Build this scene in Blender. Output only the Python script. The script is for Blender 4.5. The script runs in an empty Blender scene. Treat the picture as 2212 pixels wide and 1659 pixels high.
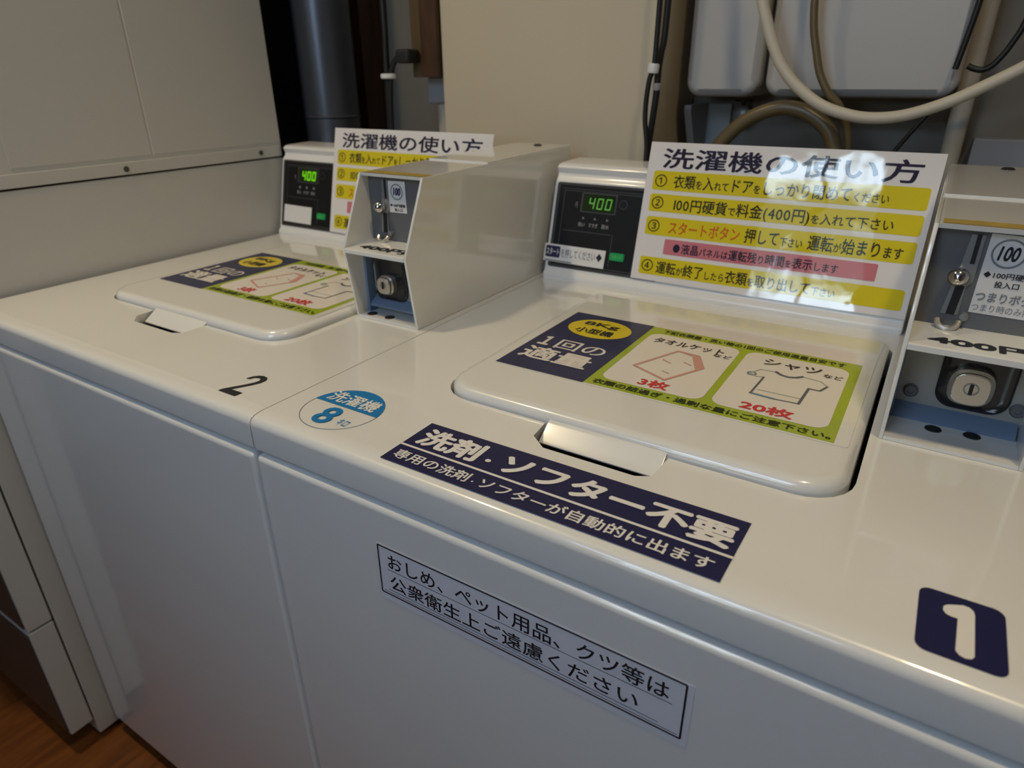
import bpy, bmesh, math, random
from mathutils import Vector, Matrix

# ------------------------------------------------------------------ units
# All coordinates below are in "u" (1 u = 0.30 m). The camera eye is the origin in plan;
# z = -1 is the washer top, z = -4 is the floor.
S = 0.30
FLOOR = -4.0
def W(x, y, z):
    return Vector((x * S, y * S, (z - FLOOR) * S))

scene = bpy.context.scene
COL = scene.collection

# ------------------------------------------------------------------ camera
cam_data = bpy.data.cameras.new('camera')
cam = bpy.data.objects.new('camera', cam_data)
COL.objects.link(cam)
cam_data.sensor_fit = 'HORIZONTAL'
cam_data.sensor_width = 36.0
cam_data.lens = 36.0 * 1418.58 / 2212.0
cam_data.clip_start = 0.02
PITCH, YAW, ROLL = 0.4389665, 0.56806661, -0.00877929
fwd = Vector((-math.sin(YAW) * math.cos(PITCH), math.cos(YAW) * math.cos(PITCH), -math.sin(PITCH)))
right = fwd.cross(Vector((0, 0, 1))).normalized()
up = right.cross(fwd)
r2 = right * math.cos(ROLL) + up * math.sin(ROLL)
u2 = -right * math.sin(ROLL) + up * math.cos(ROLL)
M = Matrix((r2, u2, -fwd)).transposed().to_4x4()
M.translation = W(0, 0, 0)
cam.matrix_world = M
cam_data.dof.use_dof = True
cam_data.dof.focus_distance = 0.62
cam_data.dof.aperture_fstop = 6.3
scene.camera = cam

# ------------------------------------------------------------------ world, lights, exposure
scene.view_settings.view_transform = 'Standard'
scene.view_settings.look = 'None'
scene.view_settings.gamma = 1.0
scene.view_settings.exposure = 0.14
scene.view_settings.use_curve_mapping = False
world = bpy.data.worlds.new('room_ambient')
scene.world = world
world.use_nodes = True
bg = world.node_tree.nodes['Background']
bg.inputs['Color'].default_value = (0.55, 0.62, 0.75, 1)
bg.inputs['Strength'].default_value = 0.3

def ceiling_lamp(name, x, y, power, radius=0.06):
    d = bpy.data.lights.new(name, 'AREA')
    d.shape = 'DISK'
    d.size = radius * 2
    d.spread = math.radians(125)
    d.energy = power
    d.color = (1.0, 0.79, 0.47)
    o = bpy.data.objects.new(name, d)
    o.location = W(x, y, 3.95)
    COL.objects.link(o)
    return o
LAMP = 4.5
ceiling_lamp('downlight', -3.5, 0.75, LAMP)
ceiling_lamp('downlight', 0.8, 0.75, LAMP * 0.75)
WINDOW_STRENGTH = 3.1

# ------------------------------------------------------------------ materials
MATS = {}
def mat(name, color, rough=0.5, metal=0.0, coat=0.0, coat_rough=0.05, emit=None, emit_strength=0.0,
        noise=None, bump=None, coat_bump=None, spec=0.5):
    if name in MATS:
        return MATS[name]
    m = bpy.data.materials.new(name)
    m.use_nodes = True
    nt = m.node_tree
    b = nt.nodes['Principled BSDF']
    b.inputs['Base Color'].default_value = (*color, 1)
    b.inputs['Roughness'].default_value = rough
    b.inputs['Metallic'].default_value = metal
    b.inputs['Coat Weight'].default_value = coat
    b.inputs['Coat Roughness'].default_value = coat_rough
    b.inputs['Specular IOR Level'].default_value = spec
    if emit:
        b.inputs['Emission Color'].default_value = (*emit, 1)
        b.inputs['Emission Strength'].default_value = emit_strength
    tc = nt.nodes.new('ShaderNodeTexCoord')
    if noise:                                   # (scale, amount): slight mottling of the paint or wear
        n = nt.nodes.new('ShaderNodeTexNoise')
        n.inputs['Scale'].default_value = noise[0]
        n.inputs['Detail'].default_value = 5
        nt.links.new(tc.outputs['Object'], n.inputs['Vector'])
        mx = nt.nodes.new('ShaderNodeMixRGB')
        mx.inputs['Color1'].default_value = (*[c * (1 - noise[1]) for c in color], 1)
        mx.inputs['Color2'].default_value = (*[min(1, c * (1 + noise[1])) for c in color], 1)
        nt.links.new(n.outputs['Fac'], mx.inputs['Fac'])
        nt.links.new(mx.outputs['Color'], b.inputs['Base Color'])
    if bump or coat_bump:
        sc, st = bump or coat_bump
        n = nt.nodes.new('ShaderNodeTexNoise')
        n.inputs['Scale'].default_value = sc
        n.inputs['Detail'].default_value = 3
        nt.links.new(tc.outputs['Object'], n.inputs['Vector'])
        bp = nt.nodes.new('ShaderNodeBump')
        bp.inputs['Strength'].default_value = st
        bp.inputs['Distance'].default_value = 0.01
        nt.links.new(n.outputs['Fac'], bp.inputs['Height'])
        nt.links.new(bp.outputs['Normal'], b.inputs['Normal' if bump else 'Coat Normal'])
    MATS[name] = m
    return m

def wood_mat(name, c1, c2, scale, rough=0.35, stretch=(1, 8, 1)):
    m = bpy.data.materials.new(name)
    m.use_nodes = True
    nt = m.node_tree
    b = nt.nodes['Principled BSDF']
    b.inputs['Roughness'].default_value = rough
    tc = nt.nodes.new('ShaderNodeTexCoord')
    mp = nt.nodes.new('ShaderNodeMapping')
    mp.inputs['Scale'].default_value = stretch
    n = nt.nodes.new('ShaderNodeTexNoise')
    n.inputs['Scale'].default_value = scale
    n.inputs['Detail'].default_value = 8
    n.inputs['Distortion'].default_value = 1.2
    cr = nt.nodes.new('ShaderNodeValToRGB')
    cr.color_ramp.elements[0].position = 0.3
    cr.color_ramp.elements[0].color = (*c1, 1)
    cr.color_ramp.elements[1].position = 0.7
    cr.color_ramp.elements[1].color = (*c2, 1)
    nt.links.new(tc.outputs['Object'], mp.inputs['Vector'])
    nt.links.new(mp.outputs['Vector'], n.inputs['Vector'])
    nt.links.new(n.outputs['Fac'], cr.inputs['Fac'])
    nt.links.new(cr.outputs['Color'], b.inputs['Base Color'])
    MATS[name] = m
    return m

ENAMEL = mat('white_enamel', (0.80, 0.80, 0.775), 0.26, coat=1.0, coat_rough=0.05, noise=(3, 0.015))
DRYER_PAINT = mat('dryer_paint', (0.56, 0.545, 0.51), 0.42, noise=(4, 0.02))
DARK_GAP = mat('dark_gap', (0.02, 0.02, 0.02), 0.8)
CONSOLE = mat('console_plastic', (0.80, 0.80, 0.79), 0.30, coat=0.4, coat_rough=0.08)
BLACK_PANEL = mat('black_panel', (0.008, 0.008, 0.009), 0.5, spec=0.25)
BEZEL = mat('bezel_grey', (0.05, 0.05, 0.05), 0.45, spec=0.4)
LCD = mat('lcd_glass', (0.008, 0.016, 0.004), 0.2, emit=(0.05, 0.14, 0.0), emit_strength=0.03)
LCD_DIGIT = mat('lcd_digit', (0.05, 0.3, 0.03), 0.4, emit=(0.30, 0.75, 0.13), emit_strength=0.20)
LCD_BRIGHT = mat('lcd_bright', (0.05, 0.2, 0.02), 0.3, emit=(0.22, 0.8, 0.0), emit_strength=0.5)
GREEN_BTN = mat('green_button', (0.01, 0.22, 0.06), 0.35, emit=(0.0, 0.55, 0.12), emit_strength=0.09)
DIM_PRINT = mat('dim_print', (0.30, 0.30, 0.31), 0.5)
FAINT_PRINT = mat('faint_print', (0.05, 0.05, 0.06), 0.5)
BLACK_RUBBER = mat('black_rubber', (0.012, 0.012, 0.012), 0.6)
BLACK_CABLE = mat('black_cable', (0.010, 0.009, 0.008), 0.45)
STEEL = mat('brushed_steel', (0.30, 0.31, 0.32), 0.42, metal=0.55, noise=(30, 0.12))
PLATE = mat('coin_plate_steel', (0.15, 0.155, 0.165), 0.5, metal=0.25, noise=(14, 0.10))
LOCK_STEEL = mat('lock_plate_steel', (0.36, 0.36, 0.33), 0.5, metal=0.3, noise=(14, 0.15))
CHROME = mat('chrome', (0.62, 0.60, 0.56), 0.12, metal=1.0)
NICKEL = mat('worn_nickel', (0.62, 0.58, 0.50), 0.3, metal=0.75)
BLUE_PLASTIC = mat('blue_grey_plastic', (0.16, 0.23, 0.34), 0.4)
BLACK_GLOSS = mat('black_gloss', (0.02, 0.02, 0.024), 0.15)
TAPE = mat('yellowed_tape', (0.42, 0.30, 0.06), 0.4, noise=(40, 0.3))
PAPER = mat('laminated_white', (0.80, 0.78, 0.78), 0.5, coat=1.0, coat_rough=0.03, coat_bump=(7, 0.16), spec=0.15)
S_YEL = mat('sign_yellow', (0.72, 0.60, 0.010), 0.5, coat=1.0, coat_rough=0.03, coat_bump=(7, 0.16), spec=0.15)
S_PINK = mat('sign_pink', (0.62, 0.20, 0.24), 0.5, coat=1.0, coat_rough=0.03, coat_bump=(7, 0.16), spec=0.15)
S_NAVY = mat('sign_dark_navy', (0.020, 0.014, 0.040), 0.5, coat=1.0, coat_rough=0.03, coat_bump=(7, 0.16), spec=0.15)
S_OLIVE = mat('sign_dark_text', (0.030, 0.026, 0.012), 0.5, coat=1.0, coat_rough=0.03, coat_bump=(7, 0.16), spec=0.15)
S_RED = mat('sign_red', (0.66, 0.13, 0.015), 0.5, coat=1.0, coat_rough=0.03, coat_bump=(7, 0.16), spec=0.15)
P_WHITE = mat('poster_white', (0.80, 0.75, 0.70), 0.4, coat=0.5, coat_rough=0.08)
P_CLEAR = mat('poster_film', (0.80, 0.79, 0.74), 0.22, coat=0.8, coat_rough=0.04)
P_GREEN = mat('poster_green', (0.36, 0.46, 0.012), 0.4, coat=0.5, coat_rough=0.08)
P_NAVY = mat('poster_navy', (0.014, 0.016, 0.075), 0.4, coat=0.2, coat_rough=0.08)
P_YEL = mat('poster_yellow', (0.76, 0.60, 0.010), 0.4, coat=0.5, coat_rough=0.08)
P_DARK = mat('poster_text', (0.018, 0.016, 0.020), 0.4)
P_DGREEN = mat('poster_green_text', (0.020, 0.030, 0.006), 0.4)
P_RED = mat('poster_red', (0.62, 0.035, 0.04), 0.4)
P_PINK = mat('poster_pink_line', (0.62, 0.32, 0.27), 0.4)
P_LINE = mat('poster_grey_line', (0.10, 0.12, 0.14), 0.4)
P_LGREY = mat('poster_light_line', (0.42, 0.42, 0.36), 0.4)
P_STEELB = mat('poster_blue_dot', (0.14, 0.22, 0.32), 0.4)
D_NAVY = mat('decal_navy', (0.010, 0.010, 0.065), 0.45)
D_WHITE = mat('decal_white', (0.78, 0.77, 0.76), 0.4)
D_BLUE = mat('decal_blue', (0.008, 0.19, 0.50), 0.4)
D_FILM = mat('decal_film', (0.80, 0.79, 0.765), 0.32)
D_LILAC = mat('decal_pale_film', (0.72, 0.72, 0.79), 0.4)
D_BLACK = mat('decal_black', (0.010, 0.010, 0.014), 0.5)
D_GREY = mat('decal_grey', (0.22, 0.23, 0.25), 0.5)
WALL = mat('wall_paint', (0.42, 0.41, 0.40), 0.75, noise=(2, 0.02), bump=(250, 0.08))
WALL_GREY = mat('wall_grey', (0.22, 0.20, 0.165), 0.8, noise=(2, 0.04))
BOARD = mat('beige_board', (0.60, 0.52, 0.375), 0.55, noise=(3, 0.02))
CEIL = mat('ceiling_white', (0.5, 0.5, 0.5), 0.8)
SHADE_BROWN = wood_mat('shade_brown_board', (0.010, 0.007, 0.005), (0.022, 0.014, 0.009), 3, 0.6, (6, 1, 1))  # near-black brown carries the shade between dryer and wall
BROWN_WOOD = wood_mat('brown_wood', (0.035, 0.014, 0.005), (0.085, 0.034, 0.010), 4, 0.5, (6, 6, 1))
TAN_WOOD = wood_mat('tan_wood', (0.08, 0.05, 0.018), (0.14, 0.085, 0.03), 4, 0.5, (6, 6, 1))
FLOOR_WOOD = wood_mat('floor_wood', (0.11, 0.034, 0.006), (0.20, 0.066, 0.014), 5, 0.4, (8, 1, 1))
DUCT = mat('flue_steel', (0.11, 0.12, 0.145), 0.32, metal=0.6, noise=(6, 0.1))
TANK = mat('tank_plastic', (0.52, 0.50, 0.47), 0.45)
HOSE = mat('cream_hose', (0.62, 0.56, 0.44), 0.4)
BROWN_HOSE = mat('amber_hose', (0.15, 0.11, 0.05), 0.35)
CONDUIT = mat('beige_conduit', (0.50, 0.46, 0.38), 0.5)
GREY_BOARD = mat('grey_board', (0.30, 0.31, 0.33), 0.6)
ZINC = mat('grey_bracket', (0.36, 0.36, 0.36), 0.5, metal=0.2)
DRYER_FRONT = mat('dryer_front', (0.055, 0.045, 0.036), 0.4)

# ------------------------------------------------------------------ mesh builder
class MB:
    """Collects shapes (coordinates in u); build() links them as ONE mesh object."""
    def __init__(self):
        self.v, self.f, self.m, self.mats = [], [], [], []
    def mi(self, m):
        if m not in self.mats:
            self.mats.append(m)
        return self.mats.index(m)
    def add(self, verts, faces, m):
        k, b = self.mi(m), len(self.v)
        self.v += [Vector(v) for v in verts]
        for f in faces:
            self.f.append([b + i for i in f])
            self.m.append(k)
        return self
    def add_bm(self, bm, m):
        bm.verts.index_update()
        self.add([v.co.copy() for v in bm.verts], [[v.index for v in f.verts] for f in bm.faces], m)
        bm.free()
        return self
    def box(self, x0, x1, y0, y1, z0, z1, m, bevel=0.0, seg=2):
        bm = bmesh.new()
        bmesh.ops.create_cube(bm, size=1.0)
        for v in bm.verts:
            v.co = Vector(((x0 + x1) / 2 + v.co.x * (x1 - x0), (y0 + y1) / 2 + v.co.y * (y1 - y0), (z0 + z1) / 2 + v.co.z * (z1 - z0)))
        if bevel:
            bmesh.ops.bevel(bm, geom=bm.edges[:], offset=bevel, segments=seg, profile=0.5, affect='EDGES', clamp_overlap=True)
        return self.add_bm(bm, m)
    def prism_x(self, prof, x0, x1, m, bevel=0.0):
        """prof: (y,z) outline swept along x."""
        bm = bmesh.new()
        a = [bm.verts.new((x0, y, z)) for y, z in prof]
        b = [bm.verts.new((x1, y, z)) for y, z in prof]
        n = len(prof)
        bm.faces.new(a); bm.faces.new(b[::-1])
        for i in range(n):
            bm.faces.new((a[i], b[i], b[(i + 1) % n], a[(i + 1) % n]))
        bmesh.ops.recalc_face_normals(bm, faces=bm.faces[:])
        if bevel:
            ends = [e for e in bm.edges if abs(e.verts[0].co.x - e.verts[1].co.x) < 1e-6]
            bmesh.ops.bevel(bm, geom=ends, offset=bevel, segments=2, profile=0.5, affect='EDGES', clamp_overlap=True)
        return self.add_bm(bm, m)
    def rings(self, rings, m, cap0=True, cap1=True):
        """rings: list of equal-length closed loops of 3-D points."""
        n = len(rings[0])
        vs = [p for r in rings for p in r]
        fs = []
        for k in range(len(rings) - 1):
            for i in range(n):
                j = (i + 1) % n
                fs.append((k * n + i, k * n + j, (k + 1) * n + j, (k + 1) * n + i))
        if cap0: fs.append(tuple(range(n))[::-1])
        if cap1: fs.append(tuple((len(rings) - 1) * n + i for i in range(n)))
        return self.add(vs, fs, m)
    def lathe(self, c, axis, prof, m, seg=28):
        """prof: (radius, distance along axis)."""
        ax = Vector(axis).normalized()
        a = ax.orthogonal().normalized(); b = ax.cross(a)
        c = Vector(c)
        rr = []
        for r, h in prof:
            rr.append([c + ax * h + (a * math.cos(t) + b * math.sin(t)) * max(r, 1e-5) for t in [2 * math.pi * i / seg for i in range(seg)]])
        return self.rings(rr, m)
    def tube(self, pts, r, m, seg=12, smooth=6):
        pts = [Vector(p) for p in pts]
        if smooth and len(pts) > 2:
            q = [pts[0] * 2 - pts[1]] + pts + [pts[-1] * 2 - pts[-2]]
            out = []
            for i in range(1, len(q) - 2):
                for k in range(smooth):
                    t = k / smooth
                    a, b, c, d = q[i - 1], q[i], q[i + 1], q[i + 2]
                    out.append(0.5 * ((2 * b) + (c - a) * t + (2 * a - 5 * b + 4 * c - d) * t * t + (-a + 3 * b - 3 * c + d) * t ** 3))
            out.append(pts[-1])
            pts = out
        rr = []
        n = None
        for i, p in enumerate(pts):
            t = (pts[min(i + 1, len(pts) - 1)] - pts[max(i - 1, 0)]).normalized()
            n = t.orthogonal().normalized() if n is None else (n - t * n.dot(t)).normalized()
            b = t.cross(n)
            rr.append([p + (n * math.cos(2 * math.pi * k / seg) + b * math.sin(2 * math.pi * k / seg)) * r for k in range(seg)])
        return self.rings(rr, m)
    def build(self, name, parent=None, loc=None, sharp=35, weighted=True):
        """loc: base point in u for a top-level mesh; parts take their thing's frame."""
        top = parent
        while top is not None and top.parent is not None:
            top = top.parent
        if top is not None:
            base = top.location.copy()
        else:
            base = W(*loc) if loc is not None else W(0, 0, FLOOR)
        me = bpy.data.meshes.new(name)
        me.from_pydata([tuple(W(*v) - base) for v in self.v], [], self.f)
        for m in self.mats:
            me.materials.append(m)
        me.polygons.foreach_set('material_index', self.m)
        me.polygons.foreach_set('use_smooth', [True] * len(self.f))
        me.update()
        me.set_sharp_from_angle(angle=math.radians(sharp))
        o = bpy.data.objects.new(name, me)
        COL.objects.link(o)
        if weighted:
            wn = o.modifiers.new('weighted_normals', 'WEIGHTED_NORMAL'); wn.keep_sharp = True
        if parent is not None:
            o.parent = parent
        else:
            o.location = base
        return o

def thing(name, label, cat, loc, group=None):
    o = bpy.data.objects.new(name, None)
    o.empty_display_size = 0.05
    o.location = W(*loc)
    COL.objects.link(o)
    return tag(o, label, cat, group)
def tag(o, label, cat, group=None):
    o['label'] = label; o['category'] = cat
    if group: o['group'] = group
    return o
def struct(o):
    o['kind'] = 'structure'
    return o
def lab(o, text):
    o['label'] = text
    return o

def rrect(x0, x1, y0, y1, r, seg=6):
    """rounded rectangle; r is one radius or four (x1y1, x0y1, x0y0, x1y0)."""
    rs = r if isinstance(r, (tuple, list)) else (r,) * 4
    out = []
    for (cx, cy, a0), q in zip(((1, 1, 0), (0, 1, 90), (0, 0, 180), (1, 0, 270)), rs):
        px = (x1 - q) if cx else (x0 + q)
        py = (y1 - q) if cy else (y0 + q)
        for i in range(seg + 1):
            t = math.radians(a0 + 90 * i / seg)
            out.append((px + q * math.cos(t), py + q * math.sin(t)))
    return out

# ------------------------------------------------------------------ lettering
_cu = bpy.data.curves.new('lettering_tmp', 'FONT')
_to = bpy.data.objects.new('lettering_tmp', _cu)
COL.objects.link(_to)
_cache = {}
def glyphs(body, bold=0.0, res=3):
    key = (body, bold, res)
    if key not in _cache:
        _cu.body = body; _cu.resolution_u = res; _cu.fill_mode = 'FRONT'; _cu.size = 1.0
        bpy.context.view_layer.update()
        ev = _to.evaluated_get(bpy.context.evaluated_depsgraph_get())
        me = ev.to_mesh()
        vs = [(v.co.x, v.co.y) for v in me.vertices]
        fs = [tuple(p.vertices) for p in me.polygons]
        ev.to_mesh_clear()
        vs = [(x, y, 0.0) for x, y in vs]
        if bold:                                # heavier weight: the same outline overprinted around a small circle
            n, V, F = len(vs), [], []
            for k in range(6):
                t = math.pi * 2 * k / 6
                V += [(x + bold * math.cos(t), y + bold * math.sin(t), 0.09 * k) for x, y, _ in vs]
                F += [tuple(i + k * n for i in f) for f in fs]
            vs, fs = V, F
        _cache[key] = (vs, fs)
    return _cache[key]

class Sheet:
    """A flat printed sheet: local (a,b) on a plane, ink layers lifted a hair apart."""
    def __init__(self, origin, ua, ub, step=0.0011):
        self.o, self.ua, self.ub = Vector(origin), Vector(ua), Vector(ub)
        self.n = self.ua.cross(self.ub).normalized()
        self.mb = MB(); self.step = step; self.k = 0
    def p(self, a, b, k):
        return self.o + self.ua * a + self.ub * b + self.n * (self.step * k)
    def poly(self, pts, m, k):
        self.mb.add([self.p(a, b, k) for a, b in pts], [tuple(range(len(pts)))], m); return self
    def slab(self, pts, m, k0, k1):
        n = len(pts)
        self.mb.rings([[self.p(a, b, k0) for a, b in pts], [self.p(a, b, k1) for a, b in pts]], m); return self
    def rect(self, a0, a1, b0, b1, m, k, r=0.0):
        return self.poly(rrect(a0, a1, b0, b1, r, 5) if r else [(a0, b0), (a1, b0), (a1, b1), (a0, b1)], m, k)
    def ellipse(self, ca, cb, ra, rb, m, k, n=40, t0=0, t1=360, rot=0):
        c, s = math.cos(math.radians(rot)), math.sin(math.radians(rot))
        pts = []
        for i in range(n if t1 - t0 == 360 else n + 1):
            t = math.radians(t0 + (t1 - t0) * i / n)
            x, y = ra * math.cos(t), rb * math.sin(t)
            pts.append((ca + x * c - y * s, cb + x * s + y * c))
        return self.poly(pts, m, k)
    def ring(self, ca, cb, r, w, m, k, n=40, ry=None):
        ry = ry or r
        pts = [(math.cos(2 * math.pi * i / n), math.sin(2 * math.pi * i / n)) for i in range(n)]
        vs = [self.p(ca + x * r, cb + y * ry, k) for x, y in pts] + [self.p(ca + x * (r - w), cb + y * (ry - w), k) for x, y in pts]
        self.mb.add(vs, [(i, (i + 1) % n, n + (i + 1) % n, n + i) for i in range(n)], m); return self
    def stroke(self, pts, w, m, k, closed=False, cap=True):
        q = list(pts) + ([pts[0]] if closed else [])
        for i, ((a, b), (c, d)) in enumerate(zip(q, q[1:])):
            L = math.hypot(c - a, d - b) or 1e-9
            nx, ny = -(d - b) / L * w / 2, (c - a) / L * w / 2
            self.poly([(a + nx, b + ny), (a - nx, b - ny), (c - nx, d - ny), (c + nx, d + ny)], m, k + 0.05 * i)
        if cap:
            for i, (a, b) in enumerate(q[:-1] if closed else q):
                self.ellipse(a, b, w / 2, w / 2, m, k + 0.05 * (len(q) + i), 10)
        return self
    def text(self, body, a0, a1, b0, b1, m, k, bold=0.0, italic=0.0):
        """lettering fitted to the box a0..a1, b0..b1."""
        vs, fs = glyphs(body, bold)
        if not vs: return self
        x0, x1 = min(v[0] for v in vs), max(v[0] for v in vs)
        y0, y1 = min(v[1] for v in vs), max(v[1] for v in vs)
        sx, sy = (a1 - a0) / (x1 - x0), (b1 - b0) / (y1 - y0)
        self.mb.add([self.p(a0 + (x - x0) * sx + italic * (y - y0) * sy, b0 + (y - y0) * sy, k + z) for x, y, z in vs], [f[::1] for f in fs], m)
        return self
    def runs(self, runs, a0, a1, b0, h, k, bold=0.02):
        """mixed-size lettering: runs of (text, scale, material); em height h, baseline b0."""
        tot = 0; items = []
        for body, sc, m in runs:
            for ch in body:
                if ch == ' ':
                    tot += 0.35 * sc; continue
                vs, fs = glyphs(ch, bold)
                wide = ord(ch) > 0x2000
                adv = 1.0 if wide else (max(v[0] for v in vs) + 0.07)
                items.append((vs, fs, sc, tot, m, wide)); tot += adv * sc
        sx = (a1 - a0) / tot
        for vs, fs, sc, x, m, wide in items:
            yo = 0.0 if wide else 0.0
            self.mb.add([self.p(a0 + (x + vx * sc) * sx, b0 + (vy * sc + yo) * h, k + vz) for vx, vy, vz in vs], fs, m)
        return self
    def build(self, name, parent=None, loc=None):
        return self.mb.build(name, parent, loc, sharp=30, weighted=False)

# ------------------------------------------------------------------ the room
def slab(name, x0, x1, y0, y1, z0, z1, m):
    return struct(MB().box(x0, x1, y0, y1, z0, z1, m).build(name, loc=((x0 + x1) / 2, (y0 + y1) / 2, z0)))
slab('floor', -8.3, 5.3, -4.5, 4.8, FLOOR - 0.3, FLOOR, FLOOR_WOOD)
slab('ceiling', -8.3, 5.3, -4.5, 4.8, 4.0, 4.3, CEIL)
slab('wall_back', -8.0, 5.0, 4.3, 4.6, FLOOR, 4.0, WALL_GREY)
slab('wall_left', -8.3, -8.0, -4.2, 4.6, FLOOR, 4.0, WALL)
slab('wall_right', 5.0, 5.3, -4.2, 4.6, FLOOR, 4.0, WALL)
# front wall (behind the viewer) with a window and an added fill transom
FY = -4.2
WINDOW_AND_FILL = [(-2.35, -0.60, 0.30, 2.85), (-3.3, 0.3, 3.0, 3.85)]        # a tall window and an unseen transom added over it for cool fill
mb = MB()
mb.box(-8.3, -3.3, FY - 0.3, FY, FLOOR, 4.0, WALL); mb.box(0.3, 5.3, FY - 0.3, FY, FLOOR, 4.0, WALL)
mb.box(-3.3, -2.35, FY - 0.3, FY, FLOOR, 3.0, WALL); mb.box(-0.60, 0.3, FY - 0.3, FY, FLOOR, 3.0, WALL)
mb.box(-2.35, -0.60, FY - 0.3, FY, FLOOR, 0.30, WALL); mb.box(-2.35, -0.60, FY - 0.3, FY, 2.85, 3.0, WALL)
mb.box(-3.3, 0.3, FY - 0.3, FY, 3.85, 4.0, WALL)
struct(mb.build('wall_front', loc=(-1.5, FY - 0.15, FLOOR)))
def daylight(name, lo, hi, strength, scale, height):
    """What the pane shows: bright sky above, dim shrubs across the middle, bright pavement below."""
    m = bpy.data.materials.new(name); m.use_nodes = True
    nt = m.node_tree; nt.nodes.clear()
    N = nt.nodes.new; L = nt.links.new
    out, em, tc, nz = N('ShaderNodeOutputMaterial'), N('ShaderNodeEmission'), N('ShaderNodeTexCoord'), N('ShaderNodeTexNoise')
    sx, mr, zr, ad, cr = N('ShaderNodeSeparateXYZ'), N('ShaderNodeMath'), N('ShaderNodeValToRGB'), N('ShaderNodeMath'), N('ShaderNodeValToRGB')
    nz.inputs['Scale'].default_value = scale; nz.inputs['Detail'].default_value = 5; nz.inputs['Roughness'].default_value = 0.7
    mr.operation = 'DIVIDE'; mr.inputs[1].default_value = height
    e = zr.color_ramp.elements
    e[0].position, e[0].color = 0.10, (0.55, 0.55, 0.55, 1)
    e[1].position, e[1].color = 0.90, (0.55, 0.55, 0.55, 1)
    for p, v in ((0.24, 0.30), (0.62, 0.22), (0.76, 0.45)):
        q = e.new(p); q.color = (v, v, v, 1)
    ad.operation = 'ADD'
    cr.color_ramp.elements[0].position = 0.84; cr.color_ramp.elements[0].color = (*lo, 1)
    cr.color_ramp.elements[1].position = 1.0; cr.color_ramp.elements[1].color = (*hi, 1)
    L(tc.outputs['Object'], nz.inputs['Vector']); L(tc.outputs['Object'], sx.inputs[0])
    L(sx.outputs['Z'], mr.inputs[0]); L(mr.outputs[0], zr.inputs['Fac'])
    L(zr.outputs['Color'], ad.inputs[0]); L(nz.outputs['Fac'], ad.inputs[1])
    L(ad.outputs[0], cr.inputs['Fac']); L(cr.outputs['Color'], em.inputs['Color'])
    em.inputs['Strength'].default_value = strength
    L(em.outputs['Emission'], out.inputs['Surface'])
    return m
VIEW1 = daylight('garden_seen_through_glass', (0.04, 0.06, 0.06), (0.62, 0.82, 1.0), WINDOW_STRENGTH * 5.0, 6.5, 0.765)
FILL_SKY = daylight('added_sky_fill', (0.42, 0.57, 0.95), (0.56, 0.70, 1.0), WINDOW_STRENGTH * 3.5, 3.0, 0.255)  # glow of the added transom, cool fill for the washer fronts
for i, (a0, a1, z0, z1) in enumerate(WINDOW_AND_FILL):
    mb = MB()
    mid = (a0 + a1) / 2
    for a, b in ((a0, a0 + 0.12), (a1 - 0.12, a1), (mid - 0.05, mid + 0.05)):
        mb.box(a, b, FY - 0.22, FY - 0.05, z0, z1, CONDUIT, 0.01)
    for a, b in ((z0, z0 + 0.12), (z1 - 0.12, z1)):
        mb.box(a0 + 0.12, a1 - 0.12, FY - 0.22, FY - 0.05, a, b, CONDUIT, 0.01)
    win = struct(mb.build('window_%d' % (i + 1), loc=(mid, FY - 0.15, z0)))  # the second one is the added fill transom
    MB().box(a0 + 0.10, a1 - 0.10, FY - 0.17, FY - 0.15, z0 + 0.10, z1 - 0.10, (VIEW1, FILL_SKY)[i]).build('pane', win)

# wall claddings behind the machines, plus a dark board for the shade
struct(MB().box(-2.81, -1.405, 3.62, 4.3, FLOOR, 4.0, BOARD, 0.015).build('trim_1', loc=(-2.1, 3.9, FLOOR)))
struct(MB().box(-7.9, -4.25, 4.18, 4.3, FLOOR, 4.0, SHADE_BROWN).build('shade_board', loc=(-6, 4.25, FLOOR)))  # dark board put in for the deep shade behind the dryer
struct(MB().box(-4.10, -3.90, 4.06, 4.3, FLOOR, 4.0, BROWN_WOOD, 0.01).build('trim_3', loc=(-4.0, 4.2, FLOOR)))

# ------------------------------------------------------------------ boolean helper
def cut(obj, cutters):
    for c in cutters:
        md = obj.modifiers.new('cut', 'BOOLEAN'); md.operation = 'DIFFERENCE'; md.object = c; md.solver = 'EXACT'
    bpy.context.view_layer.update()
    me = bpy.data.meshes.new_from_object(obj.evaluated_get(bpy.context.evaluated_depsgraph_get()))
    obj.modifiers.clear()
    old = obj.data; obj.data = me; me.name = old.name
    me.polygons.foreach_set('use_smooth', [True] * len(me.polygons))
    me.set_sharp_from_angle(angle=math.radians(35))
    wn = obj.modifiers.new('weighted_normals', 'WEIGHTED_NORMAL'); wn.keep_sharp = True
    for c in cutters:
        bpy.data.objects.remove(c)

# ------------------------------------------------------------------ washing machines
TILT = 0.245
def face_y(z):                       # control panel face
    return 3.055 + (z + 1.0) * TILT
def console_sheet(x, lift=0.0):
    n = Vector((0, -1, TILT)).normalized()
    return Sheet(Vector((x, 3.055, -1.0)) + n * lift, (1, 0, 0), (0, TILT, 1))

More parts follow.
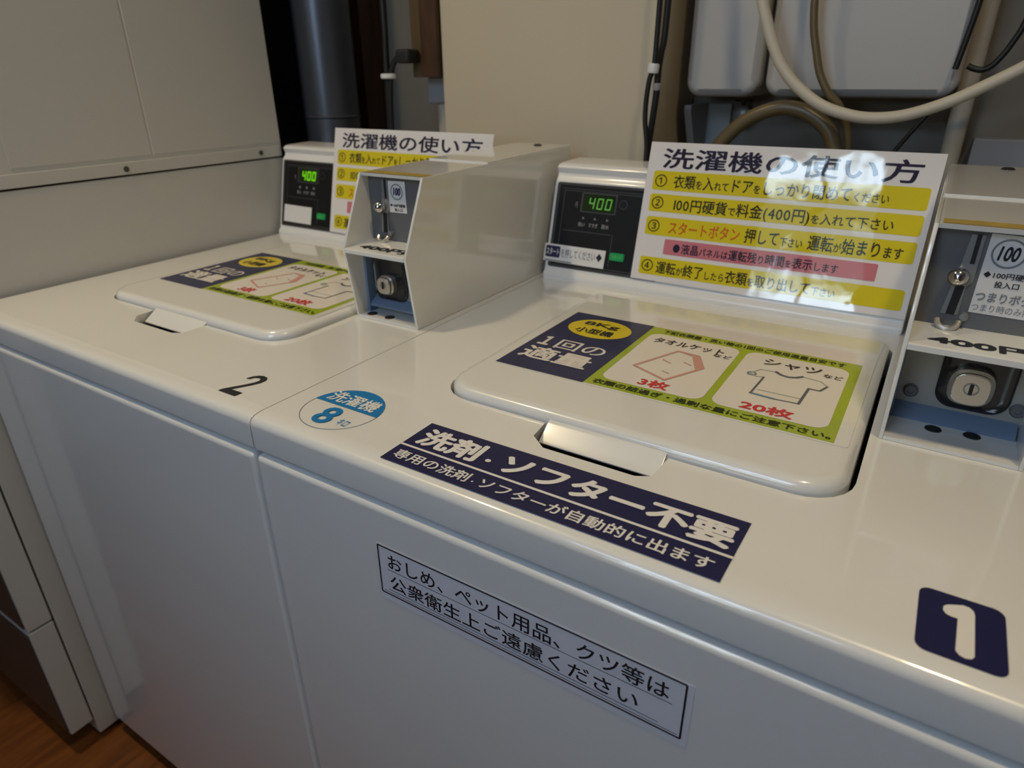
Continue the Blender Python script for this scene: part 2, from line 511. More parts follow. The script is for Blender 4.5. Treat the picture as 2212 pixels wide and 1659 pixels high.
SEG = {'4': 'bcfg', '0': 'abcdef'}
def seven(sh, ch, a, b, w, h, t, m, k):
    sl = 0.12 * h
    P = {'a': ((0, h), (w, h)), 'b': ((w, h), (w, h / 2)), 'c': ((w, h / 2), (w, 0)), 'd': ((0, 0), (w, 0)),
         'e': ((0, h / 2), (0, 0)), 'f': ((0, h), (0, h / 2)), 'g': ((0, h / 2), (w, h / 2))}
    for s in SEG[ch]:
        q = [(a + x + sl * y / h, b + y) for x, y in P[s]]
        sh.stroke(q, t, m, k, cap=True)

def make_washer(dx, label, first):
    X0, X1 = -1.7475 + dx, 0.3995 + dx
    t = thing('washing_machine', label, 'washing machine', ((X0 + X1) / 2, 2.3, FLOOR), 'coin operated top loading washers')
    # body
    mb = MB().box(X0, X1, 1.128, 3.52, -3.87, -1.137, ENAMEL, 0.026, 4)
    mb.build('cabinet', t)
    MB().box(X0 + 0.03, X1 - 0.03, 1.16, 3.48, -1.139, -1.118, DARK_GAP).build('gasket', t)
    for fx in (X0 + 0.16, X1 - 0.16):
        for fy in (1.28, 3.36):
            MB().lathe((fx, fy, -4.0), (0, 0, 1), [(0.09, 0), (0.09, 0.05), (0.055, 0.06), (0.055, 0.135)], BLACK_RUBBER).build('foot', t)
    # top cover with the lid well and the finger recess cut out
    prof = [(1.137, -1.121), (1.135, -1.115), (1.135, -1.034), (1.138, -1.022), (1.146, -1.011), (1.158, -1.005), (1.185, -1.001), (1.21, -1.0),
            (3.515, -1.0), (3.52, -1.005), (3.52, -1.121)]
    top = MB().prism_x(prof, X0, X1, ENAMEL, 0.006).build('top_cover', t)
    Lx0, Lx1, Ly0, Ly1 = -1.335 + dx, -0.032 + dx, 1.613, 2.86
    def prism_z(outline, z0, z1, m):
        return MB().rings([[(x, y, z0) for x, y in outline], [(x, y, z1) for x, y in outline]], m)
    g = 0.013
    c1 = prism_z(rrect(Lx0 - g, Lx1 + g, Ly0 - g * 0.6, Ly1 + g, (0.06, 0.06, 0.14, 0.14)), -1.127, -0.9, ENAMEL).build('c1', t)
    rx0, rx1 = -0.905 + dx, -0.490 + dx
    c2 = prism_z([(rx0, 1.64), (rx0 + 0.015, 1.515), (rx0 + 0.075, 1.468), (rx1 - 0.05, 1.468), (rx1 - 0.01, 1.49), (rx1, 1.64)], -1.127, -0.9, ENAMEL).build('c2', t)
    cut(top, [c1, c2])
    # lid
    def ring(ins, z):
        rr = 0.13 - ins
        return [(x, y, z) for x, y in rrect(Lx0 + ins, Lx1 - ins, Ly0 + ins, Ly1 - ins, (max(0.05 - ins, .012),) * 2 + (rr, rr), 8)]
    lid = MB().rings([ring(0.0, -1.07), ring(0.0, -0.996), ring(0.004, -0.982), ring(0.013, -0.971), ring(0.026, -0.966), ring(0.04, -0.965)], ENAMEL).build('lid', t)
    hm = MB().prism_x([(1.645, -0.986), (1.617, -0.988), (1.602, -0.997), (1.575, -1.016), (1.552, -1.031), (1.545, -1.037), (1.546, -1.041), (1.60, -1.043), (1.645, -1.05)],
                      rx0 + 0.014, rx1 - 0.010, ENAMEL, 0.008)
    hm.build('lid_handle', lid)
    # control console
    cx1 = -0.006 + dx
    prof = [(3.048, -1.0), (3.046, -0.985), (3.052, -0.968), (3.066, -0.955)]
    prof += [(face_y(-0.94), -0.94), (face_y(-0.51), -0.51), (face_y(-0.497) + 0.004, -0.497), (3.197, -0.485), (3.203, -0.468), (3.196, -0.450),
             (3.192, -0.440), (3.197, -0.429), (3.212, -0.421), (3.24, -0.417), (3.43, -0.412), (3.46, -0.425), (3.47, -0.45), (3.47, -1.0)]
    console = MB().prism_x(prof, X0 + 0.004, cx1, CONSOLE, 0.014).build('control_console', t)
    # display unit
    sh = console_sheet(dx, 0.0)
    px0, px1, pz0, pz1 = -1.722, -1.10, 0.062, 0.490
    dm = Sheet(sh.o, sh.ua, sh.ub)
    dm.slab(rrect(px0, px1, pz0, pz1, 0.012), BEZEL, -0.5, 2)
    dm.rect(px0 + 0.018, px1, pz0 + 0.014, pz1 - 0.012, BLACK_PANEL, 3)
    for a0, a1, b0, b1 in ((-1.690, px1, pz1 - 0.030, pz1 - 0.026), (-1.676, -1.671, 0.10, pz1 - 0.034), (-1.676, px1, pz1 - 0.040, pz1 - 0.036), (-1.68, px1, 0.082, 0.087)):
        dm.rect(a0, a1, b0, b1, BEZEL, 4)
    dm.rect(-1.66, -1.38, 0.253, 0.257, FAINT_PRINT, 4)
    dm.rect(-1.372, -1.368, 0.10, 0.257, FAINT_PRINT, 4)
    for a in (-1.547, -1.480, -1.411):
        dm.ellipse(a, 0.323, 0.008, 0.008, DIM_PRINT if not first else FAINT_PRINT, 5, 14)
        dm.ellipse(a, 0.323, 0.004, 0.004, DIM_PRINT, 6, 10)
    for a, w, s in ((-1.553, 0.040, '洗い'), (-1.485, 0.052, 'すすぎ'), (-1.417, 0.042, '脱水')):
        dm.text(s, a - w / 2, a + w / 2, 0.280, 0.302, DIM_PRINT, 5, 0.02)
    dm.text('円', -1.602, -1.590, 0.372, 0.398, DIM_PRINT, 5)
    dm.ring(-1.335, 0.405, 0.022, 0.003, FAINT_PRINT, 5)
    unit = dm.build('display_unit', console)
    # the screen
    lc = Sheet(sh.o + sh.n * 0.003, sh.ua, sh.ub)
    lc.slab(rrect(-1.572, -1.372, 0.352, 0.448, 0.006), FAINT_PRINT, 0, 1)
    lc.slab(rrect(-1.562, -1.380, 0.358, 0.442, 0.003), LCD if first else LCD, 1, 2.2)
    for i, ch in enumerate('400'):
        seven(lc, ch, -1.525 + i * 0.047, 0.374, 0.026, 0.048, 0.0065 if first else 0.012, LCD_DIGIT if first else LCD_BRIGHT, 3.2)
    lab(lc.build('display_screen', console), 'small green lit digital screen reading 400')
    bt = Sheet(sh.o + sh.n * 0.002, sh.ua, sh.ub)
    bt.slab(rrect(-1.366, -1.288, 0.134, 0.172, 0.008), GREEN_BTN, 0, 8)
    bt.text('スタート', -1.355, -1.30, 0.143, 0.163, MATS['lcd_digit'], 9)
    lab(bt.build('start_button', console), 'lit green start button')
    st = Sheet(sh.o + sh.n * 0.0045, sh.ua, sh.ub)
    st.slab([(-1.752, 0.088), (-1.394, 0.086), (-1.392, 0.176), (-1.750, 0.178)] if first else
            [(-1.695, 0.092), (-1.425, 0.090), (-1.423, 0.200), (-1.692, 0.203)], D_WHITE, 0, 1)
    if first:
        st.rect(-1.742, -1.655, 0.110, 0.168, D_NAVY, 2, 0.008)
        st.text('スタート', -1.737, -1.66, 0.122, 0.157, D_WHITE, 3, 0.02)
        st.text('を押してください', -1.648, -1.448, 0.115, 0.160, D_GREY, 2, 0.01)
        st.poly([(-1.442, 0.138), (-1.425, 0.158), (-1.408, 0.138), (-1.425, 0.116)], D_BLACK, 2)
        st.rect(-1.742, -1.58, 0.090, 0.096, D_GREY, 2)
    lab(st.build('start_label', console), 'white sticker pointing at the start button' if first else 'blank white sticker on the display')
    # stickers glued to this washer
    if first:
        # detergent notice
        d = Sheet((0, 0, -0.9995), (1, 0, 0), (0, 1, 0))
        d.slab([(-1.205, 1.173), (-0.218, 1.173), (-0.212, 1.419), (-1.205, 1.413)], D_NAVY, 0, 1)
        d.rect(-1.204, -0.213, 1.261, 1.270, D_WHITE, 2)
        d.runs([('洗剤', 1.0, D_WHITE), ('・', 0.55, D_WHITE), ('ソフター', 1.0, D_WHITE), ('不要', 1.0, D_WHITE)], -1.178, -0.228, 1.297, 0.103, 2, 0.042)
        d.runs([('専用の洗剤', 1.0, D_WHITE), ('・', 0.5, D_WHITE), ('ソフターが自動的に出ます', 1.0, D_WHITE)], -1.185, -0.242, 1.198, 0.049, 2, 0.018)
        lab(d.build('detergent_notice', t), 'navy notice with white lettering along the front edge')
        # round badge
        d = Sheet((0, 0, -0.9995), (1, 0, 0), (0, 1, 0))
        cxx, cyy, r = -1.521, 1.335, 0.140
        d.ring(cxx, cyy, r, 0.0022, P_STEELB, 1.0, 56)
        d.poly([(cxx + r * math.cos(math.radians(a)), cyy + r * math.sin(math.radians(a))) for a in [5 + 170 * i / 30 for i in range(31)]], D_BLUE, 1.4)
        d.text('洗濯機', -1.632, -1.418, 1.360, 1.432, D_FILM, 2.2, 0.02)
        d.text('8', -1.567, -1.495, 1.222, 1.332, D_BLUE, 2, 0.022)
        d.text('キロ', -1.468, -1.428, 1.245, 1.285, D_BLUE, 2, 0.0)
        lab(d.build('capacity_badge', t), 'round white and blue capacity badge')
        # number plate
        d = Sheet((0, 0, -0.9995), (1, 0, 0), (0, 1, 0))
        d.slab(rrect(0.149, 0.301, 1.194, 1.391, 0.022), D_NAVY, 0, 1)
        d.poly([(0.2165, 1.222), (0.219, 1.3185), (0.207, 1.3185), (0.198, 1.322), (0.193, 1.332), (0.194, 1.345), (0.201, 1.353), (0.214, 1.360), (0.228, 1.367),
                (0.239, 1.366), (0.2465, 1.358), (0.2485, 1.345), (0.2475, 1.222), (0.243, 1.213), (0.233, 1.209), (0.223, 1.212)], D_FILM, 2)
        lab(d.build('number_plate', t), 'navy square with a pale number 1')
        # hygiene notice on the front
        d = Sheet((0, 1.1270, -1.0), (1, 0, 0), (0, 0, 1))
        d.slab([(-1.215, -0.49), (-0.225, -0.49), (-0.225, -0.278), (-1.215, -0.278)], D_LILAC, 0, 0.6)
        for q in ([(-1.209, -0.284), (-0.243, -0.284)], [(-0.243, -0.284), (-0.243, -0.466)], [(-1.209, -0.466), (-0.243, -0.466)], [(-1.209, -0.284), (-1.209, -0.466)]):
            d.stroke(q, 0.0052, D_BLACK, 1.2, cap=False)
        d.stroke([(-1.178, -0.366), (-0.272, -0.365)], 0.003, D_GREY, 1.2, cap=False)
        d.stroke([(-1.178, -0.446), (-0.30, -0.446)], 0.003, D_GREY, 1.2, cap=False)
        d.stroke([(-1.200, -0.457), (-0.252, -0.457)], 0.003, D_GREY, 1.2, cap=False)
        d.text('おしめ、ペット用品、クツ等は', -1.172, -0.282, -0.360, -0.302, D_BLACK, 1.2, 0.008)
        d.text('公衆衛生上ご遠慮ください', -1.170, -0.356, -0.440, -0.383, D_BLACK, 1.2, 0.008)
        lab(d.build('hygiene_notice', t), 'pale notice with a thin black frame on the front')
    else:
        d = Sheet((0, 0, -0.9995), (1, 0, 0), (0, 1, 0))
        d.poly([(-2.005, 1.208), (-2.002, 1.226), (-1.962, 1.290), (-1.948, 1.318), (-1.945, 1.338), (-1.954, 1.350), (-1.968, 1.352), (-1.982, 1.345), (-1.989, 1.327), (-2.006, 1.327),
                (-1.998, 1.350), (-1.985, 1.366), (-1.965, 1.374), (-1.940, 1.370), (-1.925, 1.352), (-1.925, 1.326), (-1.938, 1.296), (-1.972, 1.238), (-1.912, 1.240), (-1.914, 1.208)], D_BLACK, 1)
        lab(d.build('number_sticker', t), 'black number 2')
    return t

washer1 = make_washer(0.0, 'white washer at right, numbered 1 on a navy square, with a navy detergent notice', True)
washer2 = make_washer(-2.15, 'white washer at left, numbered 2 in plain black, beside the tall dryer stack', False)

# ------------------------------------------------------------------ instruction signs on the consoles
def instruction_sign(dx, label):
    n = Vector((0, -1, TILT)).normalized()
    s = Sheet(Vector((dx, 3.055, -1.0)) + n * 0.0095, (1, 0, 0), (0, TILT, 1))
    s.slab([(-1.236, 0.066), (-0.010, 0.063), (-0.008, 0.705), (-1.236, 0.703)], PAPER, -2, 0)
    k = 1
    s.text('洗濯機の使い方', -1.166, -0.075, 0.588, 0.678, S_NAVY, k, 0.018)
    for b0, b1 in ((0.489, 0.576), (0.390, 0.471), (0.281, 0.367), (0.094, 0.178)):
        s.rect(-1.199, -0.032, b0, b1, S_YEL, k, 0.012)
    s.rect(-1.089, -0.153, 0.197, 0.268, S_PINK, k, 0.006)
    Y, Rr = S_OLIVE, S_RED
    big, sm = 1.0, 0.66
    for ch, b in (('①', 0.503), ('②', 0.403), ('③', 0.296), ('④', 0.109)):
        s.text(ch, -1.187, -1.128, b, b + 0.056, Y, 2, 0.006)
    s.runs([('衣類', big, Y), ('を', sm, Y), ('入', big, Y), ('れて', sm, Y), ('ドア', big, Y), ('を', sm, Y), ('しっかり閉めて', big, Y), ('ください', sm, Y)], -1.095, -0.170, 0.507, 0.064, 2, 0.012)
    s.runs([('100円硬貨', big, Y), ('で', sm, Y), ('料金', big, Y), ('(400円)', big, Y), ('を', sm, Y), ('入れて下さい', 0.8, Y)], -1.085, -0.130, 0.405, 0.062, 2, 0.012)
    s.runs([('スタートボタン', big, Rr), (' ', big, Y), ('押して', 1.05, Y), ('下さい', sm, Y), (' 運転', 1.05, Y), ('が', sm, Y), ('始まり', 1.05, Y), ('ます', 0.8, Y)], -1.085, -0.072, 0.298, 0.064, 2, 0.012)
    s.runs([('●液晶', 1.0, S_NAVY), ('パネルは', 0.8, S_NAVY), ('運転残', 1.0, S_NAVY), ('り', 0.8, S_NAVY), ('時間', 1.0, S_NAVY), ('を', 0.7, S_NAVY), ('表示', 1.0, S_NAVY), ('します', 0.8, S_NAVY)], -1.045, -0.300, 0.212, 0.050, 2, 0.012)
    s.runs([('運転', 1.0, Y), ('が', sm, Y), ('終了', 1.0, Y), ('したら', sm, Y), ('衣類', 1.0, Y), ('を', sm, Y), ('取り出して', 0.95, Y), ('下さい', sm, Y)], -1.112, -0.29, 0.110, 0.062, 2, 0.012)
    o = s.build('instruction_sign', None, (dx - 0.62, 3.07, -0.93))
    return tag(o, label, 'sign', 'laminated washer instruction signs')
instruction_sign(0.0, 'laminated yellow and white instruction sign with window glare, fully visible on the right washer console')
instruction_sign(-2.15, 'laminated yellow and white instruction sign half hidden behind the coin box on the left washer')

# ------------------------------------------------------------------ load guide posters on the lids
def lid_poster(dx, label):
    s = Sheet((dx, 0, -0.9643), (1, 0, 0), (0, 1, 0))
    s.slab(rrect(-1.275, -0.062, 1.862, 2.585, 0.012), P_CLEAR, 0, 0.7)
    s.rect(-1.254, -0.100, 1.873, 2.523, P_GREEN, 1.2)
    s.poly([(-1.264, 1.868), (-0.903, 1.868), (-0.895, 2.526), (-1.256, 2.526)], P_NAVY, 1.8)
    s.ellipse(-1.078, 2.372, 0.136, 0.108, P_YEL, 2.6)
    s.text('8Kg', -1.165, -1.005, 2.382, 2.440, P_DARK, 3.4, 0.03)
    s.text('小型機', -1.165, -1.000, 2.302, 2.362, P_DARK, 3.4, 0.03)
    s.text('１', -1.225, -1.178, 2.100, 2.196, P_WHITE, 2.6, 0.035)
    s.text('回の', -1.150, -0.945, 2.094, 2.190, P_WHITE, 2.6, 0.012)
    s.text('適量', -1.232, -0.948, 1.960, 2.080, P_WHITE, 2.6, 0.028)
    s.rect(-0.872, -0.512, 1.935, 2.452, P_WHITE, 2, 0.045)
    s.rect(-0.485, -0.130, 1.940, 2.452, P_WHITE, 2, 0.045)
    s.text('下記衣類量・洗い物の1回のご使用適量目安です', -0.840, -0.150, 2.468, 2.506, P_DGREEN, 2, 0.03)
    s.text('衣類の詰過ぎ・過剰な量にご注意下さい。', -0.880, -0.112, 1.886, 1.924, P_DGREEN, 2, 0.03)
    # towel cell
    s.text('タオルケット', -0.838, -0.560, 2.352, 2.408, P_DARK, 3, 0.02)
    s.text('など', -0.590, -0.522, 2.326, 2.356, P_DARK, 3, 0.02)
    s.stroke([(-0.715, 2.308), (-0.808, 2.096), (-0.668, 2.030), (-0.584, 2.196), (-0.632, 2.300)], 0.011, P_PINK, 3, closed=True)
    s.poly([(-0.632, 2.300), (-0.584, 2.196), (-0.600, 2.170), (-0.650, 2.286)], P_PINK, 2.8)
    s.stroke([(-0.715, 2.308), (-0.650, 2.286), (-0.600, 2.165)], 0.006, P_PINK, 3)
    for q in ([(-0.735, 2.20), (-0.700, 2.18)], [(-0.66, 2.215), (-0.63, 2.20)], [(-0.70, 2.10), (-0.675, 2.09)]):
        s.stroke(q, 0.006, P_PINK, 3)
    s.text('3枚', -0.740, -0.632, 1.948, 2.010, P_RED, 3, 0.03)
    # shirt cell
    s.text('シャツ', -0.412, -0.215, 2.346, 2.408, P_DARK, 3, 0.02)
    s.text('など', -0.205, -0.142, 2.338, 2.370, P_DARK, 3, 0.02)
    s.stroke([(-0.352, 2.300), (-0.332, 2.282), (-0.306, 2.276), (-0.282, 2.286), (-0.266, 2.304)], 0.012, P_LINE, 3)
    s.stroke([(-0.352, 2.300), (-0.405, 2.295), (-0.430, 2.245), (-0.405, 2.225), (-0.380, 2.235)], 0.005, P_LGREY, 3)
    s.ring(-0.424, 2.244, 0.017, 0.007, P_STEELB, 3, 18)
    s.stroke([(-0.380, 2.232), (-0.388, 2.082)], 0.007, P_LINE, 3)
    s.stroke([(-0.388, 2.082), (-0.310, 2.074)], 0.011, P_STEELB, 3)
    s.stroke([(-0.310, 2.074), (-0.236, 2.078)], 0.006, P_LINE, 3)
    s.stroke([(-0.236, 2.078), (-0.229, 2.214)], 0.009, P_LINE, 3)
    s.stroke([(-0.375, 2.120), (-0.240, 2.120)], 0.004, P_LGREY, 3)
    s.stroke([(-0.266, 2.304), (-0.205, 2.296), (-0.178, 2.262)], 0.005, P_LGREY, 3)
    s.stroke([(-0.178, 2.262), (-0.194, 2.214), (-0.229, 2.214)], 0.008, P_LINE, 3)
    s.text('20枚', -0.396, -0.232, 1.952, 2.014, P_RED, 3, 0.03)
    o = s.build('load_guide_poster', None, (dx - 0.66, 2.22, -0.9643))
    return tag(o, label, 'poster', 'laminated load guides on the lids')
lid_poster(0.0, 'green and navy load guide on the right washer lid, nearest the viewer')
lid_poster(-2.15, 'green and navy load guide on the left washer lid, partly hidden by the coin box')

# ------------------------------------------------------------------ coin boxes
def coin_box(dx, label, ly, lcx, first):
    x0, x1 = 0.004 + dx, 0.362 + dx
    t = thing('coin_box', label, 'coin box', ((x0 + x1) / 2, 2.7, -0.9995), 'coin boxes bolted on the washers')
    th = 0.012
    side = [(2.046, -0.999), (2.0, -0.678), (2.142, -0.372), (3.43, -0.356), (3.40, -0.999)]
    mb = MB()
    mb.prism_x(side, x0, x0 + th, ENAMEL, 0.003); mb.prism_x(side, x1 - th, x1, ENAMEL, 0.003)
    mb.prism_x([(2.142, -0.372), (3.43, -0.356), (3.43, -0.368), (2.147, -0.385)], x0 + th, x1 - th, ENAMEL)
    mb.prism_x([(3.43, -0.368), (3.40, -0.999), (3.385, -0.999), (3.415, -0.368)], x0 + th, x1 - th, ENAMEL)
    mb.prism_x([(2.046, -0.999), (2.046, -0.988), (2.27, -0.988), (2.27, -0.999)], x0 + th, x1 - th, ENAMEL)
    h = mb.build('housing', t)
    # top plate laid over the rear of the housing
    MB().prism_x([(2.62, -0.3665), (3.425, -0.3562), (3.425, -0.350), (2.62, -0.3595)], x0 + 0.006, x1 - 0.006, ENAMEL, 0.002).build('top_plate', t)
    tp = Sheet((0, 2.142, -0.3715), (1, 0, 0), (0, 1, 0.0124))
    tp.rect(x0 + 0.02, x1 - 0.004, 0.012, 0.075, TAPE, 0.6)
    lab(tp.build('tape_strip', t), 'yellowed tape along the front edge of the top')
    MB().lathe((0.205 + dx, 3.335, -0.354), (0, 0, 1), [(0.024, 0), (0.024, 0.006), (0.017, 0.010), (0.012, 0.006), (0.0, 0.006)], BLACK_GLOSS).build('lid_screw', t)
    # shelf with the price
    sh = MB().prism_x([(2.0, -0.692), (2.0, -0.676), (2.006, -0.672), (2.185, -0.664), (2.185, -0.680)], x0 + th, x1 - th, ENAMEL).build('price_shelf', t)
    p = Sheet((dx, 2.006, -0.6716), (1, 0, 0), (0, 1, 0.0447))
    p.text('400円', 0.058, 0.318, 0.024, 0.078, D_BLACK, 1, 0.04)
    p.build('price_lettering', sh)
    # upper plate with the coin slide
    up_ = MB().box(x0 + th, x1 - th, 2.185, 2.20, -0.700, -0.383, PLATE).build('coin_plate', t)
    q = Sheet((dx, 2.1845, 0), (1, 0, 0), (0, 0, 1), step=0.0016)
    fl = [(0.098, -0.400), (0.131, -0.400), (0.131, -0.530), (0.118, -0.545), (0.118, -0.628), (0.075, -0.628), (0.084, -0.545), (0.070, -0.520), (0.092, -0.490)]
    q.slab(fl, STEEL, 0, 3)
    q.rect(0.111, 0.122, -0.480, -0.399, D_BLACK, 4)
    q.slab([(0.088, -0.628), (0.109, -0.628), (0.115, -0.545), (0.094, -0.540)], D_BLACK, 3, 4)
    q.build('coin_slot', up_)
    MB().lathe((0.093 + dx, 2.160, -0.515), (0, -1, 0), [(0.008, -0.024), (0.008, -0.018)] + [(0.026 * math.sin(a), -0.026 * math.cos(a)) for a in [0.35 + 0.279 * i for i in range(11)]], CHROME, 24).build('slide_knob', up_)
    mb = MB()
    mb.tube([(0.098 + dx + 0.026 * math.cos(a), 2.165 - 0.020 * abs(math.sin(a)), -0.642 + 0.020 * math.sin(a)) for a in [math.pi * (1 + i / 10) for i in range(11)]], 0.008, NICKEL, 10, 2)
    mb.lathe((0.133 + dx, 2.17, -0.628), (0, -1, 0), [(0.011, -0.015), (0.011, 0.004), (0.0, 0.005)], STEEL, 16)
    mb.build('coin_cup', up_)
    l = Sheet((dx, 2.1840, 0), (1, 0, 0), (0, 0, 1), step=0.0009)
    if first:
        l.slab([(0.140, -0.615), (0.305, -0.618), (0.305, -0.396), (0.142, -0.394)], D_WHITE, 0, 0.8)
        l.ring(0.192, -0.444, 0.040, 0.005, D_GREY, 2, 36)
        l.text('100', 0.168, 0.214, -0.464, -0.424, D_BLACK, 2, 0.03, italic=0.12)
        l.poly([(0.149, -0.504), (0.158, -0.495), (0.167, -0.504), (0.158, -0.513)], D_BLACK, 2)
        l.text('100円硬貨', 0.172, 0.262, -0.513, -0.495, D_BLACK, 2, 0.02)
        l.text('投入口', 0.180, 0.236, -0.538, -0.520, D_BLACK, 2, 0.02)
        l.text('つまりボタン', 0.146, 0.300, -0.580, -0.552, D_GREY, 2, 0.02)
        l.text('つまり時のみ押す', 0.144, 0.298, -0.609, -0.587, D_GREY, 2, 0.0)
    else:
        l.slab([(0.130, -0.537), (0.228, -0.535), (0.226, -0.402), (0.130, -0.404)], D_WHITE, 0, 0.8)
        l.ring(0.178, -0.448, 0.034, 0.005, D_GREY, 2, 36)
        l.text('100', 0.158, 0.198, -0.463, -0.430, D_NAVY, 2, 0.05, italic=0.12)
        l.poly([(0.136, -0.505), (0.143, -0.498), (0.150, -0.505), (0.143, -0.512)], D_BLACK, 2)
        l.text('100円硬貨', 0.154, 0.222, -0.512, -0.498, D_BLACK, 2, 0.02)
        l.text('投入口', 0.160, 0.205, -0.530, -0.517, D_BLACK, 2, 0.02)
    lab(l.build('coin_label', up_), 'white 100 yen coin label')
    # lower plate with the lock
    lp = MB().box(x0 + th, x1 - th, ly, ly + 0.015, -0.988, -0.680, LOCK_STEEL).build('lock_plate', t)
    bl = MB()
    zb = -0.988 if first else -0.960
    bl.prism_x([(ly + 0.001, zb + 0.040), (ly - 0.030, zb + 0.022), (ly - 0.045, zb + 0.008), (ly - 0.045, zb), (ly + 0.001, zb)], x0 + th + 0.002, x1 - th - 0.002, BLUE_PLASTIC, 0.004)
    bl.box(x0 + th, x0 + th + (0.007 if first else 0.014), ly - 0.05, ly, -0.988, -0.68, BLUE_PLASTIC)
    bl.build('plate_rim', lp)
    def fr(a0, a1, b0, b1, r, y):
        return [(a, ly + y, b) for a, b in rrect(a0 + lcx, a1 + lcx, b0, b1, r)]
    MB().rings([fr(-0.085, 0.107, -0.935, -0.720, 0.05, 0.0), fr(-0.085, 0.107, -0.935, -0.720, 0.05, -0.010), fr(-0.079, 0.101, -0.929, -0.726, 0.046, -0.014),
                fr(-0.055, 0.077, -0.918, -0.755, 0.04, -0.002)], BLACK_GLOSS, cap0=False).build('lock_bezel', lp)
    lk = MB()
    c = (lcx, 0, -0.855)
    ls = 1.0 if first else 0.76
    def lr(rx, rz, y):
        rx, rz = rx * ls, rz * ls
        return [(c[0] + rx * math.copysign(abs(math.cos(a)) ** 0.7, math.cos(a)), ly + y, c[2] + rz * math.copysign(abs(math.sin(a)) ** 0.7, math.sin(a))) for a in [2 * math.pi * i / 36 for i in range(36)]]
    lk.rings([lr(0.058, 0.058, -0.003), lr(0.058, 0.058, -0.028), lr(0.050, 0.050, -0.034), lr(0.050, 0.050, -0.045), lr(0.046, 0.046, -0.048)], NICKEL, cap0=False)
    lock = lk.build('lock_cylinder', lp)
    ky = Sheet((c[0], ly - 0.0485, c[2]), (1, 0, 0), (0, 0, 1))
    ky.ring(0, 0.004, 0.020 * ls, 0.004, STEEL, 1, 24)
    ky.rect(-0.005, 0.005, -0.013, 0.021, D_BLACK, 2, 0.003)
    ky.build('keyhole', lock)
    for bx, bz_ in ((0.058, -0.908), (0.335, -0.908), (0.062, -0.735), (0.327, -0.735)) if first else ((0.300, -0.880), (0.320, -0.735)):
        MB().lathe((bx + dx, ly, bz_), (0, -1, 0), [(0.021, 0), (0.021, 0.006), (0.016, 0.011), (0.009, 0.011), (0.008, 0.008), (0.0, 0.008)], PLATE, 20).build('bolt', lp)
    for hx, hy in ((0.140, 2.170), (0.240, 2.180)) if first else ((0.060, 2.085), (0.165, 2.085)):
        MB().lathe((hx + dx, hy, -0.9885), (0, 0, 1), [(0.024, 0), (0.022, 0.003), (0.012, 0.005), (0.0, 0.003)], BLACK_RUBBER, 18).build('floor_screw', t)
    return t
coin_box(0.0, 'beige metal coin box on the right washer, cut by the right edge of the photo', 2.25, 0.205, True)
coin_box(-2.15, 'beige metal coin box standing between the two washers on the left one', 2.155, -2.03, False)

# ------------------------------------------------------------------ stacked dryer on the left
t = thing('stacked_dryer', 'tall white two part dryer stack whose side panel fills the left', 'dryer', (-5.0, 2.05, FLOOR))
DX0, DX1 = -6.05, -3.93
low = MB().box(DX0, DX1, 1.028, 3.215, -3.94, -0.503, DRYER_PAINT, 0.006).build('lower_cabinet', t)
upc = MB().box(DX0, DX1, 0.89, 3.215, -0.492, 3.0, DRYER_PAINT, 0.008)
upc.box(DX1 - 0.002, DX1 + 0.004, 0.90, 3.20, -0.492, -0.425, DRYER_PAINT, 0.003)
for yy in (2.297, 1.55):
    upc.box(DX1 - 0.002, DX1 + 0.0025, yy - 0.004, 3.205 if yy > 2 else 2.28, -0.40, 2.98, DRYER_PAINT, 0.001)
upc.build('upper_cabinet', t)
MB().box(DX0 + 0.02, DX1 - 0.02, 1.05, 3.19, -0.505, -0.49, DARK_GAP).build('seam_gasket', t)
for yy, zz in ((3.035, -0.457), (2.111, -0.462), (1.19, -0.466)):
    MB().lathe((DX1 + 0.003, yy, zz), (1, 0, 0), [(0.016, 0), (0.016, 0.004), (0.011, 0.008), (0.004, 0.008), (0.0, 0.005)], BEZEL, 18).build('side_screw', t)
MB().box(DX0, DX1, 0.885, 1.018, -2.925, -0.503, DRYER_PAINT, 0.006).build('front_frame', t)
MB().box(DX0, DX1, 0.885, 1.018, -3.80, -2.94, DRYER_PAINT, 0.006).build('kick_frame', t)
MB().box(DX0 + 0.02, DX1 - 0.02, 0.90, 1.03, -2.945, -2.92, DARK_GAP).build('kick_gap', t)
MB().box(DX0 + 0.05, DX1 - 0.02, 0.875, 0.887, -2.90, -0.56, DRYER_FRONT, 0.004).build('front_panel', t)
MB().box(DX0 + 0.05, DX1 - 0.02, 0.875, 0.887, -3.78, -2.965, DRYER_FRONT, 0.004).build('kick_panel', t)
for zc in (-1.7, 1.2):
    d = MB().lathe((-5.0, 0.876 if zc < 0 else 0.888, zc), (0, -1, 0), [(0.70, 0), (0.70, 0.05), (0.66, 0.08), (0.52, 0.08), (0.48, 0.05)], CONSOLE, 48).build('door', t)
    MB().lathe((-5.0, 0.876 if zc < 0 else 0.888, zc), (0, -1, 0), [(0.50, 0.02), (0.47, 0.06), (0.0, 0.075)], BLACK_GLOSS, 48).build('door_glass', d)
for fx in (-5.9, -4.08):
    for fy in (1.15, 3.05):
        MB().lathe((fx, fy, FLOOR), (0, 0, 1), [(0.08, 0), (0.08, 0.02), (0.05, 0.03), (0.05, 0.07)], BLACK_RUBBER, 20).build('foot', t)

